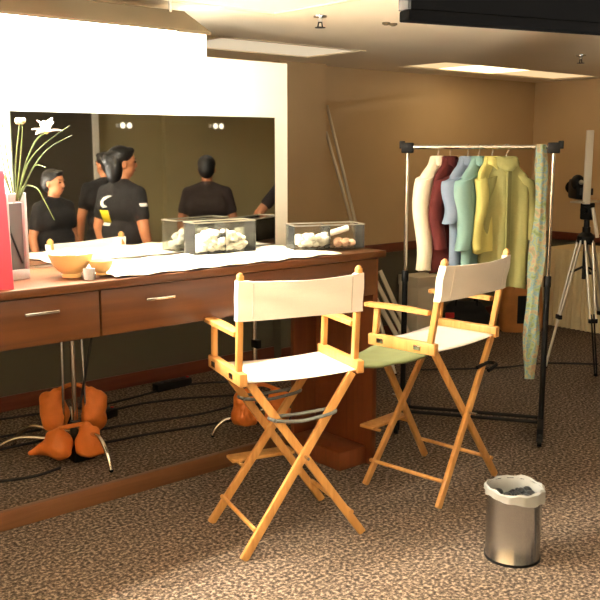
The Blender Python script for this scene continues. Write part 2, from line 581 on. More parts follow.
for k, y in enumerate((3.40, 3.52)):
    tb = MB().tube([(-.70, y, 2.205), (2.20, y, 2.205)], .013, 12).done('lamp_tube', 'tube_on', van)
    for x in (-.71, 2.21):
        MB().span((x - .012, y - .016, 2.185), (x + .012, y + .016, 2.23)).done('lamp_holder', 'white_panel', tb, smooth=False)
mir = MB().span((1.537, YB - .012, 1.185), (2.975, YB + .002, 1.852)).done('mirror', 'mirror_edge', None, smooth=False)
tag(mir, 'wide frameless mirror standing on the counter against the glowing white panel', 'mirror')
MB().span((1.540, YB - .0135, 1.188), (2.972, YB - .0118, 1.849)).done('mirror_glass', 'mirror', mir, smooth=False)

# white cloth on the counter, also standing in for lamp glare there
b = MB()
nx, ny = 40, 14
g = [[(1.73 + 1.25 * i / nx + .01 * math.sin(j), YF - .012 + (YB - .035 - YF) * j / ny + .006 * math.sin(i * .9), ZT + .004 + .003 * math.sin(i * 1.1 + j * .8) + .003) for i in range(nx + 1)] for j in range(ny + 1)]
b.loft(g, cap=False, closed=False)
o = b.done('counter_glare_cloth', 'whitecloth')
sd = o.modifiers.new('t', 'SOLIDIFY'); sd.thickness = .003; sd.offset = 1
tag(o, 'white cloth standing in for lamp glare on the counter in front of the mirror', 'cloth')

# ------------------------------------------------------------------ things on the counter
def bowl(loc, r, h, lab, m='bowl'):
    t = thing('bowl', lab, 'bowl', loc, 0, 'cream bowls on the counter')
    p = [(r * .42, 0), (r * .44, h * .12), (r * .40, h * .16), (r * .62, h * .3), (r * .85, h * .6), (r, h), (r * .96, h), (r * .80, h * .6), (r * .55, h * .32), (0.001, h * .24)]
    MB().lathe(p, n=40).done('bowl_body', m, t)
    return t


c = V((1.622, 3.33, ZT + .001))
bowl(c, .092, .098, 'larger cream bowl heaped with white cotton on the left of the counter')
b = MB()
for i in range(26):
    a, rr = random.random() * 6.28, .07 * math.sqrt(random.random())
    b.ell((rr * math.cos(a), rr * math.sin(a), .088 + random.random() * .014), (.02, .018, .014), u=10, v=8)
o = b.done('cotton_pads', 'cotton'); o.location = c
tag(o, 'heap of white cotton filling the larger cream bowl', 'cotton', kind='stuff')
bowl((1.715, 3.25, ZT + .010), .052, .060, 'small cream bowl on white cloth, right of the larger cream bowl')
b = MB().lathe([(.016, 0), (.021, .002), (.024, .045), (.022, .045), (.019, .006), (.001, .006)], n=24)
o = b.done('paper_cup', 'vase'); o.location = (1.64, 3.21, ZT + .001)
tag(o, 'tiny white cup between the two cream bowls at the counter edge', 'cup')


def clear_box(name, lab, loc, rz, sx, sy, sz):
    t = thing(name, lab, 'box', loc, rz, 'clear plastic boxes on the counter')
    w = .003
    b = MB()
    b.span((-sx, -sy, 0), (sx, sy, w))
    for s in (-1, 1):
        b.span((-sx, s * sy - w / 2, w), (sx, s * sy + w / 2, sz))
        b.span((s * sx - w / 2, -sy + w, w), (s * sx + w / 2, sy - w, sz))
    b.span((-w / 2, -sy + w, w), (w / 2, sy - w, sz))
    b.done('box_body', 'clear', t, smooth=False)
    r = MB()
    for s in (-1, 1):
        r.beam((-sx, s * sy, sz + .003), (sx, s * sy, sz + .003), .007, .006)
        r.beam((s * sx, -sy, sz + .003), (s * sx, sy, sz + .003), .007, .006)
    r.done('rim', 'silver', t, smooth=False)
    return t


L1 = V((2.535, 3.56, ZT + .014)); A1 = R(-6)
clear_box('clear_box', 'clear plastic box of white tissues below the middle of the mirror', L1, A1, .170, .06, .150)
b = MB()
for i in range(120):
    x, y = random.uniform(-.142, .142), random.uniform(-.038, .038)
    b.ell((x, y, .014 + random.random() * (.085 * math.cos(x * 8) + .005)), (.021, .017, .014), u=10, v=8)
o = b.done('tissue_pile', 'cotton'); o.location = L1 + V((0, 0, .004)); o.rotation_euler.z = A1
tag(o, 'pile of crumpled white tissues inside the box below the mirror', 'tissues', kind='stuff')
L2 = V((3.065, 3.37, ZT + .012)); A2 = R(-22)
clear_box('clear_box', 'clear plastic box with white roll and sponges at the right counter end', L2, A2, .190, .075, .120)
m2 = Matrix.Translation(L2) @ Matrix.Rotation(A2, 4, 'Z')
o = MB().tube([(-.02, 0, .06), (.13, .01, .098)], .016, 14).done('white_roll', 'cotton'); o.matrix_world = m2
tag(o, 'slanting white cloth roll in the clear box at the counter end', 'roll')
spots = [(.06, -.03, .02, 'front middle'), (.105, -.02, .022, 'front right'), (.145, -.01, .02, 'front corner'), (.085, .025, .025, 'under the roll'), (.13, .035, .022, 'back right')]
for x, y, r, w in spots:
    o = MB().ell((0, 0, 0), (r * 1.1, r, r * .9)).done('makeup_sponge', 'sponge')
    o.matrix_world = m2 @ Matrix.Translation((x, y, r * .9 + .0045))
    tag(o, 'pale pink makeup sponge in the clear box at counter end, %s' % w, 'sponge', 'pink sponges in the clear box')
b = MB()
for i in range(64):
    b.ell((random.uniform(-.165, 0.0), random.uniform(-.05, .05), .014 + random.random() * .045), (.020, .018, .014), u=10, v=8)
o = b.done('cotton_pads', 'cotton'); o.matrix_world = m2 @ Matrix.Translation((0, 0, .005))
tag(o, 'white cotton pads filling the left half of the right clear box', 'cotton', kind='stuff')

# pink bag at the left edge
t = thing('pink_gift_bag', 'bright pink red gift bag at the left front edge of the counter', 'bag', (1.318, 3.182, ZT + .001), R(-4))
b = MB()
w = .30
def ring(z, k): return [(-w, 0, z), (-.004 - k, 0, z), (-.004 - k, .30, z), (-w, .30, z)]
b.loft([ring(0, 0), ring(.2, .006), ring(.44, .014)])
b.done('bag_body', 'pink', t, smooth=False)
for y in (.012, .288):
    MB().tube(crom([(-.20, y, .43), (-.19, y, .50), (-.15, y, .53), (-.11, y, .50), (-.10, y, .43)]), .003, 8).done('handle', 'pink', t)

# vase
t = thing('rectangular_vase', 'white rectangular vase with grey inset and dark slanting stem, behind the pink bag', 'vase', (1.425, 3.42, ZT + .001), R(10))
W, DD, HH = .046, .03, .345
b = MB()
b.span((-W, -DD, 0), (W, DD, .04), .003)
b.span((-W, -DD, .04), (-W + .012, DD, HH), .003); b.span((W - .014, -DD, .04), (W, DD, HH), .003)
b.span((-W + .012, -DD, HH - .035), (W - .014, -DD + .008, HH), .002); b.span((-W + .012, DD - .008, HH - .035), (W - .014, DD, HH), .002)
b.done('vase_frame', 'vase', t)
MB().span((-W + .012, -DD + .016, .04), (W - .014, DD - .012, HH - .04)).done('inset', 'vase_in', t, smooth=False)
MB().tube([(-.034, -DD + .013, .26), (-.028, -DD + .010, .19), (.020, -DD + .010, .065)], .004, 8).done('slanting_stem', 'darkgrey', t)
VT = V((1.437, 3.40, ZT + HH))


def wpt(px, py, back=0.):
    """point of the flower fan: right/up offsets in metres about the vase mouth, from the fan's own flat spread"""
    k = 3.55 / FOC
    return VT + V((rgt.x, rgt.y, 0)) * ((px - 21) * k) + V((0, 0, (193 - py) * k * 1.01)) + V((fwd.x, fwd.y, 0)).normalized() * back


def stem_to(t, pts, r, m='stem'):
    base = V(t.location)
    MB().tube([p - base for p in crom(pts, 6)], r, 7).done('stem', m, t)


def flower(lab, pts, size, seed, n=6):
    t = thing('white_flower', lab, 'flower', VT - V((0, 0, .1)), 0, 'white flowers in the vase')
    rn = random.Random(seed)
    stem_to(t, pts, .0032)
    top = pts[-1] - V(t.location)
    for i in range(n):
        az = i * 2 * PI / n + rn.random() * .5
        tilt = R(35 + 50 * rn.random()) * (1 if i % 2 else .4)
        d = V((math.cos(az) * math.sin(tilt), math.sin(az) * math.sin(tilt), math.cos(tilt)))
        s = d.cross(V((0, 0, 1))).normalized()
        ln = size * (.8 + .4 * rn.random())
        up = s.cross(d)
        rings = []
        for k in range(7):
            u = k / 6
            w = ln * .36 * math.sin(PI * min(.97, u * .9 + .08)) + .0015
            cpt = top + d * ln * u - up * ln * .25 * u * u
            rings.append([cpt + s * (w * q) + up * (.25 * w * q * q) for q in (-1, -.5, 0, .5, 1)] + [cpt + s * (w * q) + up * (.25 * w * q * q - .003) for q in (1, .5, 0, -.5, -1)])
        MB().loft(rings).done('petal', 'petal', t)
    MB().ell(top, size * .18).done('flower_centre', 'yellow', t)
    return t


flower('large white flower right of the others in the rectangular vase', [wpt(22, 200), wpt(30, 168), wpt(42, 143), wpt(54, 134, -.01)], .052, 3, 10)
flower('white flower at the upper left of the vase bunch, above the pink bag', [wpt(18, 200), wpt(12, 160, .02), wpt(9, 126, .02)], .034, 5)
flower('narrow white flower lower left in the bunch, under another white flower', [wpt(17, 200), wpt(12, 170, -.02), wpt(10, 145, -.03)], .028, 8, 5)
t = thing('dried_flower', 'brownish dried flower head between the white flowers in vase', 'flower', VT - V((0, 0, .1)))
stem_to(t, [wpt(19, 200, .01), wpt(20, 165, .02), wpt(26, 126, .02)], .0026)
b = MB()
tp = wpt(26, 124, .02) - V(t.location)
for i in range(14):
    a = i * 2.4
    b.ell(tp + V((.017 * math.cos(a) * ((i % 3 + 1) / 3), .017 * math.sin(a) * ((i % 3 + 1) / 3), .004 * (i % 2))), (.008, .008, .011), u=8, v=6)
b.done('flower_head', 'dry', t)
blades = [([(22, 200), (34, 165), (52, 145), (77, 128)], 'stem', 'long green blade reaching farthest up to the right from the vase'),
          ([(23, 200), (36, 172), (54, 150), (78, 137)], 'stem', 'long green blade just below the uppermost right blade in vase'),
          ([(22, 198), (28, 186), (40, 188), (47, 200), (56, 219)], 'leafp', 'pale drooping blade hanging down to the right of the vase'),
          ([(21, 200), (26, 170), (30, 140), (31, 128)], 'stem', 'upright green blade near the dried flower head'),
          ([(18, 200), (8, 170), (3, 140), (1, 128)], 'stem', 'green blade leaning left behind the pink bag'),
          ([(22, 200), (32, 178), (40, 166), (50, 168)], 'leafp', 'short pale curling blade in the middle of the bunch')]
for i, (pp, m, lab) in enumerate(blades):
    t = MB()
    base = VT - V((0, 0, .1))
    pts = crom([wpt(x, y, .012 * (i % 3 - 1)) - base for x, y in pp], 6)
    n = len(pts)
    t.tube(pts, [.0042 * (1 - .75 * k / (n - 1)) for k in range(n)], 6)
    o = t.done('grass_blade', m); o.location = base
    tag(o, lab, 'leaf', 'green blades in the vase')

# ------------------------------------------------------------------ director chairs
def director_chair(lab, loc, rz, canvas, fw, hw, hd, zrail, zarm, ztop, zcan, pd, pdt, first):
    t = thing('director_chair', lab, 'chair', (loc[0], loc[1], 0), rz, 'tall director chairs')
    W = 'chairwood'
    rl = .197
    def py(z): return -(pd + (pdt - pd) * (z - zrail) / (ztop - zrail))
    # crossed legs front and back
    for sy, y in ((1, hd), (-1, -hd)):
        for s in (-1, 1):
            yy = y + s * .014
            MB().beam((s * fw, yy, 0.002), (-s * (hw - .035), yy * .17 / hd, zrail - .02), .022, .036, up=(1, 0, 0), bev=.004).done('leg', W, t)
        MB().tube([(0, y - .036, zrail * .53), (0, y + .036, zrail * .53)], .007, 10).done('pivot_bolt', 'steel', t)
    # side rails, rungs, posts, arms
    for s in (-1, 1):
        rail = MB().span((s * hw - .018, -rl, zrail - .028), (s * hw + .018, rl, zrail + .028), .006).done('seat_rail', W, t)
        for y in (-.10, .12):
            MB().span((s * (hw + .018), y - .02, zrail - .012), (s * (hw + .023), y + .02, zrail + .012), .002).done('rail_catch', 'chrome', rail)
        MB().tube([(s * fw * .79, -hd, .115), (s * fw * .79, hd, .115)], .010, 10).done('rung', W, t)
        MB().beam((s * hw, -pd, zrail + .026), (s * hw, -pdt, ztop), .026, .030, up=(0, 1, 0), bev=.005).done('back_post', W, t)
        MB().ell((s * hw, -pdt, ztop), (.012, .012, .010), u=12, v=8).done('post_knob', W, t)
        MB().beam((s * hw, rl - .035, zrail + .026), (s * hw, rl - .045, zarm - .010), .024, .030, up=(0, 1, 0), bev=.005).done('arm_post', W, t)
        b = MB()
        n = 8
        rings = []
        for k in range(n + 1):
            u = k / n
            y = -pd + .01 + (rl + .01 + pd) * u
            w = .018 + .012 * math.sin(u * PI * .8)
            z = zarm + .004 * math.sin(u * PI)
            rings.append([(s * hw + w * a, y, z + h) for a, h in ((-1, -.008), (-.8, -.011), (.8, -.011), (1, -.008), (1, .008), (.8, .011), (-.8, .011), (-1, .008))])
        b.loft(rings)
        b.done('armrest', W, t)
    # seat canvas
    b = MB()
    nx, ny = 14, 8
    top = []
    for j in range(ny + 1):
        y = -rl + .012 + 2 * (rl - .012) * j / ny
        top.append([(-hw + .016 + 2 * (hw - .016) * i / nx, y, zrail - .010 - .010 * math.sin(PI * i / nx)) for i in range(nx + 1)])
    b.loft(top, cap=False, closed=False)
    o = b.done('seat', canvas, t)
    k = o.modifiers.new('t', 'SOLIDIFY'); k.thickness = .004
    # back canvas: sleeve round both posts
    b = MB()
    zb = zcan - .01
    zt = ztop - .022
    nz = 8
    rings = []
    for j in range(nz + 1):
        z = zb + (zt - zb) * j / nz
        ring = []
        n = 18
        for i in range(n + 1):
            u = i / n
            x = -hw - .017 + 2 * (hw + .017) * u
            bow = .030 * math.sin(PI * u) + .003 * math.sin(u * 9 + j)
            ring.append((x, py(z) - .020 - bow, z - .010 * math.sin(PI * u) * (1 if j > nz / 2 else -.4)))
        for i in range(n, -1, -1):
            u = i / n
            x = -hw - .017 + 2 * (hw + .017) * u
            endb = .038 if (u < .07 or u > .93) else .005
            bow = .030 * math.sin(PI * u) + .003 * math.sin(u * 9 + j)
            ring.append((x, py(z) - .020 - bow + endb, z - .010 * math.sin(PI * u) * (1 if j > nz / 2 else -.4)))
        rings.append(ring)
    b.loft(rings)
    bc = b.done('backrest', canvas, t)
    for x in (-hw + .045, hw - .045):
        sm = MB()
        yy = - .020 - .030 * math.sin(PI * (x + hw + .017) / (2 * hw + .034)) - .0035
        sm.beam((x, py(zb) + yy, zb + .01), (x, py(zt) + yy, zt - .012), .003, .003)
        sm.done('seam', 'canvas2', bc, smooth=False)
    # footrest on the front legs
    MB().box((0, hd + .085, .255), (.32, .085, .016), None, .004).done('footrest', W, t)
    for s in (-1, 1):
        MB().beam((s * .12, hd + .02, .241), (s * .12, hd + .125, .241), .018, .012, bev=.002).done('footrest_arm', W, t)
    # strap holding the back legs together
    zs = zrail * (.755 if first else .80)
    xa = (hw - .035) * (zs / zrail) - fw * (1 - zs / zrail)
    b = MB()
    if first:
        for sg in (-1, 1):
            yl = sg * (.17 * zs / zrail + hd * (1 - zs / zrail))
            q = MB()
            q.tube(crom([(-xa - .028, yl - .032, zs + .004), (-xa * .3, yl - .034, zs - .010), (xa * .4, yl - .034, zs - .006), (xa + .030, yl - .032, zs + .008), (xa + .034, yl + .022, zs + .008), (0, yl + .032, zs), (-xa - .032, yl + .024, zs + .004), (-xa - .028, yl - .032, zs + .004)], 5), .008, 8)
            q.done('strap', 'tape', t)
        b.bm.free()
    else:
        b.tube(crom([(xa - .04, -hd - .034, zs - .004), (xa + .034, -hd - .034, zs + .014), (xa + .038, -hd + .014, zs + .014), (xa - .04, -hd + .030, zs)], 5), .010, 8)
        b.done('strap', 'black', t)
    return t


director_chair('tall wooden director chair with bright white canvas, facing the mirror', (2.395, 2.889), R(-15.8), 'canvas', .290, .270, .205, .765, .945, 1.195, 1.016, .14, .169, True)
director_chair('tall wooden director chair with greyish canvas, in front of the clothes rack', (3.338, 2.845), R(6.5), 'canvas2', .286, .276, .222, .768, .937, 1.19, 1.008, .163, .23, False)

# sage green cloth lying across from rail to rail
pts = []
b = MB()
rows = []
qa, qb, qc, qd = V((2.655, 2.735, .742)), V((2.70, 2.93, .742)), V((3.05, 2.97, .745)), V((3.075, 2.66, .745))
for j in range(7):
    v = j / 6
    row = []
    for i in range(17):
        u = i / 16
        p = qa.lerp(qb, v).lerp(qd.lerp(qc, v), u)
        p.z += -.016 * math.sin(PI * u) + .004 * math.sin(i * .9 + j * 1.3) * math.sin(PI * u) - .014
        row.append(p)
    rows.append(row)
b.loft(rows, cap=False, closed=False)
o = b.done('green_cloth', 'green')
k = o.modifiers.new('t', 'SOLIDIFY'); k.thickness = .012; k.offset = 1
tag(o, 'sage green cloth stretched under the facing seat rails between the two chairs', 'cloth')

# ------------------------------------------------------------------ waste bin
t = thing('waste_bin', 'round brushed steel waste bin with a clear liner on the carpet', 'bin', (2.945, 2.055, 0))
r = .116
MB().lathe([(r, 0), (r, .012), (r - .003, .016), (r - .003, .285), (r, .29), (r, .305), (r - .008, .305), (r - .008, .02), (.001, .02)], n=56).done('bin_body', 'steel', t)
MB().lathe([(r + .001, 0), (r + .001, .012)], n=56, cap=False).done('base_ring', 'black', t)
b = MB()
rings = []
for k, (rr, z) in enumerate([(r - .02, .18), (r - .012, .25), (r - .010, .300), (r - .002, .314), (r + .006, .308), (r + .007, .292), (r + .008, .282)]):
    rings.append([((rr + .004 * math.sin(j * 1.7 + k) * (k > 2)) * math.cos(j * 2 * PI / 48), (rr + .004 * math.sin(j * 1.7 + k) * (k > 2)) * math.sin(j * 2 * PI / 48),
                   z + (.003 * math.sin(j * .9) + .003 * math.sin(j * .37 + 1) if k > 2 else 0) - (.025 * max(0, math.cos(j * 2 * PI / 48 + 1.2)) if k > 4 else 0)) for j in range(48)])
b.loft(rings, cap=False)
b.done('liner', 'liner', t)
b = MB()
for i in range(22):
    a, q = random.random() * 6.28, .07 * math.sqrt(random.random())
    b.ell((q * math.cos(a), q * math.sin(a), .255 + random.random() * .03), (.03, .02, .014), rot=Euler((random.random(), random.random(), random.random())), u=8, v=6)
M['rubbish'] = mat('dark_rubbish', (.07, .085, .10), .5, noise=(25, .8))
o = b.done('rubbish', 'rubbish'); o.location = t.location
tag(o, 'dark crumpled rubbish filling the steel waste bin', 'rubbish', kind='stuff')

# ------------------------------------------------------------------ light stands with sandbags behind the plank
RV = V((rgt.x, rgt.y, 0)); FV = V((fwd.x, fwd.y, 0)).normalized()


def light_stand(lab, loc, legs, top):
    t = thing('light_stand', lab, 'stand', loc, 0, 'chrome light stands behind the vanity')
    MB().tube([(0, 0, .06), (0, 0, top)], .015, 14).done('column', 'chrome', t)
    MB().lathe([(.03, .07), (.032, .08), (.032, .19), (.03, .20)], n=18).done('leg_collar', 'darkgrey', t)
    for i, (dx, dy) in enumerate(legs):
        z0 = .10 + .03 * i
        p = crom([(0, 0, z0 + .01), (dx * .35, dy * .35, z0), (dx * .68, dy * .68, z0 * 1.05), (dx * .90, dy * .90, z0 * .62), (dx, dy, .012)], 6)
        lg = MB().tube(p, .012, 10).done('leg', 'chrome', t)
        MB().ell((dx, dy, .012), .0125, u=10, v=8).done('foot_tip', 'rubber', lg)
    return t


P1 = V((2.12, 4.386, 0))
legs = []
def rel(rx, fy): return tuple((RV * rx + FV * fy)[:2])
t = light_stand('chrome light stand weighted by orange sandbags, below the left drawers', P1, [rel(-.46, -.02), rel(-.40, .14), rel(.25, -.27)], 1.85)
for dx in (-.075, .055):
    q = RV * dx + FV * .03
    MB().tube([(q.x, q.y, .07), (q.x * .8, q.y * .8, .86)], .008, 8).done('side_rod', 'steel', t)
q = RV * .10 + FV * .05
MB().tube([(q.x * .3, q.y * .3, .30), (q.x * 1.3, q.y * 1.3, .84)], .008, 8).done('brace', 'darkgrey', t)
MB().box((0, 0, .86), (.26, .16, .02), None, .004).done('top_plate', 'darkgrey', t)

P2 = V((3.10, 4.02, 0))
t = light_stand('chrome light stand seen through the legs of the white director chair', P2, [rel(-.25, -.06), rel(.20, .25), rel(-.05, .38)], 1.8)
MB().box((0, -.015, .56), (.035, .06, .05), None, .006).done('clamp', 'black', t)


def sandbag(lab, loc, lobes, strap_z):
    t = thing('sandbag', lab, 'sandbag', loc, 0, 'orange sandbags on the light stands')
    for pts in lobes:
        b = MB()
        for (p0, r0, p1, r1) in pts:
            b.cap(p0, r0, p1, r1)
        o = b.done('pouch', 'orange', t)
        remesh(o, .010, 5)
        for v in o.data.vertices:      # creases of the heavy cloth
            n = mnoise.noise(v.co * 9 + V(loc)) * .020 + mnoise.noise(v.co * 22) * .008
            v.co += v.normal * n
            v.co.z = max(v.co.z, .012)
    a, c_ = V(lobes[0][0][0]), V(lobes[1][0][0])
    mid = (a + c_) / 2; mid.z = strap_z
    MB().tube(crom([a + V((0, 0, .03)), mid, c_ + V((0, 0, .03))], 6), .012, 8).done('strap', 'orange', t)
    return t


def lobe(rx, fy, z0, z1, r0, r1, tipr):
    """a sagging pouch: flat topped, full low down, with pointed lower corners"""
    sg = 1 if rx > 0 else -1
    a = RV * (rx - sg * .015) + FV * fy + V((0, 0, z1))
    a2 = RV * (rx + sg * .035) + FV * fy + V((0, 0, z1 - .02))
    c_ = RV * rx + FV * fy + V((0, 0, z0))
    tip = RV * (rx + tipr) + FV * (fy - .02) + V((0, 0, z0 - r1 * .50))
    inn = RV * (rx - sg * .045) + FV * (fy - .01) + V((0, 0, z0 - r1 * .45))
    return [(a, r0, c_, r1 * .92), (a2, r0, c_, r1 * .9), (c_, r1 * .85, tip, .020), (c_, r1 * .7, inn, .03)]


sandbag('orange sandbag lying in front at the foot of the left light stand', P1, [lobe(-.07, -.13, .105, .17, .035, .085, -.14), lobe(.10, -.11, .110, .19, .035, .082, .085)], .21)
sandbag('orange sandbag hung higher on the back of the left light stand', P1, [lobe(-.135, .07, .20, .32, .045, .088, -.03), lobe(.085, .07, .20, .33, .045, .085, .03)], .39)
sandbag('orange sandbag on the light stand behind the white director chair', P2, [lobe(-.06, -.05, .14, .26, .04, .085, -.05), lobe(.14, -.03, .14, .26, .04, .085, .05)], .32)
o = MB().box((0, 0, .045), (.12, .10, .09), None, .008).done('weight_block', 'black'); p = P1 + RV * .04 - FV * .06 - V((0, 0, .0)); o.location = (p.x, p.y, 0)
tag(o, 'small black block under the front orange sandbag', 'block')


# cables and power strips behind the plank
def cable(lab, pts, r=.008):
    q = [V((x, y, r + .001)) for x, y in pts]
    o = MB().tube(crom(q, 8), r, 8).done('cable', 'cord')
    tag(o, lab, 'cable', 'black cables on the carpet behind the vanity')


cable('black cable running along the foot of the grey wall', [(1.2, 5.25), (2.0, 5.28), (2.7, 5.15), (3.4, 5.2), (3.9, 4.9)])
cable('black cable curving through the middle of the floor behind the plank', [(1.6, 5.0), (2.2, 4.92), (2.9, 5.0), (3.5, 4.75), (3.75, 4.5), (3.5, 4.3)])
cable('black cable crossing behind the sandbags toward the far stand', [(1.5, 4.75), (2.1, 4.72), (2.6, 4.66), (3.1, 4.55), (3.6, 4.62)])
cable('black cable nearest the plank, from sandbags to the far stand', [(2.3, 4.45), (2.6, 4.42), (2.95, 4.34), (3.3, 4.30)])
cable('black cable looping left of the left light stand', [(.9, 4.6), (1.4, 4.36), (1.75, 4.22), (1.95, 4.24)])
cable('thin black cable on the carpet at the clothes rack wheels', [(5.0, 4.4), (5.5, 4.05), (5.9, 3.9), (6.2, 3.6)], .007)


def strip(lab, x, y, rz):
    t = thing('power_strip', lab, 'power strip', (x, y, .001), rz, 'power strips behind the vanity')
    MB().box((0, 0, .028), (.30, .075, .055), None, .008).done('strip_body', 'black', t)
    for k in range(4):
        MB().lathe([(.020, .0555), (.020, .058), (.014, .058), (.013, .0565)], c=(-.10 + .066 * k, 0, 0), n=16).done('socket', 'darkgrey', t)
    MB().box((.135, 0, .059), (.016, .02, .008), None, .002).done('switch', 'red', t)


strip('black power strip on the carpet between the two light stands', 2.50, 4.86, R(20))
strip('black power strip against the red baseboard of the grey wall', 3.28, 5.22, R(4))
t = thing('cable_reel', 'small silver reel on the carpet behind the right orange pouch', 'reel', (2.30, 4.88, .001), R(-20))
b = MB()
for x in (-.03, .03):
    b.tube([(x - .004, 0, .065), (x + .004, 0, .065)], .062, 20)
b.done('reel_sides', 'silver', t)
MB().tube([(-.028, 0, .065), (.028, 0, .065)], .04, 18).done('wound_cord', 'cord', t)

# thin poles leaning in the corner by the pilaster
for (xa, ya, xb, yb, zt, lab) in ((4.925, 5.40, 4.68, 4.38, 2.03, 'thin pale pole leaning in the wall corner, left of the pair'), (4.935, 5.42, 4.74, 4.42, 1.82, 'thin pale pole leaning in the wall corner, right of the pair')):
    t = thing('leaning_pole', lab, 'pole', (xb, yb, 0), 0, 'thin poles leaning in the corner')
    tp = V((xa - xb, ya - yb, zt))
    MB().tube([(0, 0, .015), tp], .013, 12).done('shaft', 'silver', t)
    MB().tube([(0, 0, .002), (tp * .02)], .016, 12).done('tip', 'rubber', t)

# ------------------------------------------------------------------ clothes rack
RC = V((4.142, 3.236, 0)); RA = math.atan2(-.695, .454)
rk = thing('clothes_rack', 'chrome and black garment rack on wheels hung with shirts', 'clothes rack', RC, RA)
HWR = .415
for s in (-1, 1):
    p = MB().tube([(s * HWR, 0, .09), (s * HWR, 0, .93)], .017, 14).done('lower_pole', 'black', rk)
    MB().tube([(s * HWR, 0, .90), (s * HWR, 0, 1.67)], .013, 14).done('upper_pole', 'chrome', rk)
    MB().lathe([(.021, .90), (.021, .96), (.017, .965)], c=(s * HWR, 0, 0), n=16).done('pole_collar', 'black', rk)
    k = MB()
    k.span((s * HWR - .035, -.022, 1.665), (s * HWR + .035, .022, 1.725), .006)
    k.span((s * HWR + s * .035 - .012, -.018, 1.69), (s * HWR + s * .035 + .018, .018, 1.735), .004)
    k.done('corner_bracket', 'black', rk)
    MB().span((s * HWR - .018, -.22, .075), (s * HWR + .018, .22, .11), .006).done('foot_bar', 'black', rk)
    for y in (-.20, .20):
        w = MB().tube([(s * HWR - .012, y, .032), (s * HWR + .012, y, .032)], .031, 18).done('wheel', 'black', rk)
        MB().span((s * HWR - .018, y - .016, .03), (s * HWR + .018, y + .016, .08), .003).done('wheel_fork', 'black', rk)
MB().tube([(-HWR + .03, 0, 1.70), (HWR - .03, 0, 1.70)], .012, 14).done('top_bar', 'chrome', rk)
for y, z in ((-.05, .10), (.05, .10)):
    MB().tube([(-HWR, y, z), (HWR, y, z)], .011, 12).done('bottom_bar', 'black', rk)
RM = Matrix.Translation(RC) @ Matrix.Rotation(RA, 4, 'Z')


def hanger(x, beta, lab, wid=.20):
    m = RM @ Matrix.Translation((x, 0, 1.70))
    t = thing('clothes_hanger', lab, 'hanger', m.translation, RA + beta, 'hangers on the rack')
    # hook over the bar (bar crosses hanger plane)
    pts = [(.018 * math.sin(a), 0, .018 * math.cos(a) - .003) for a in [R(x_) for x_ in range(-100, 111, 15)]]
    pts += [(.006, 0, -.030), (0, 0, -.040), (0, 0, -.072)]
    MB().tube(pts, .0028, 8).done('hook', 'chrome', t)
    sh = []
    for i in range(13):
        u = -1 + i / 6
        sh.append((u * wid, 0, -.074 - .085 * abs(u) ** 1.2))
    MB().tube(sh, .008, 8).done('shoulder_bar', 'hangwood', t)
    return t


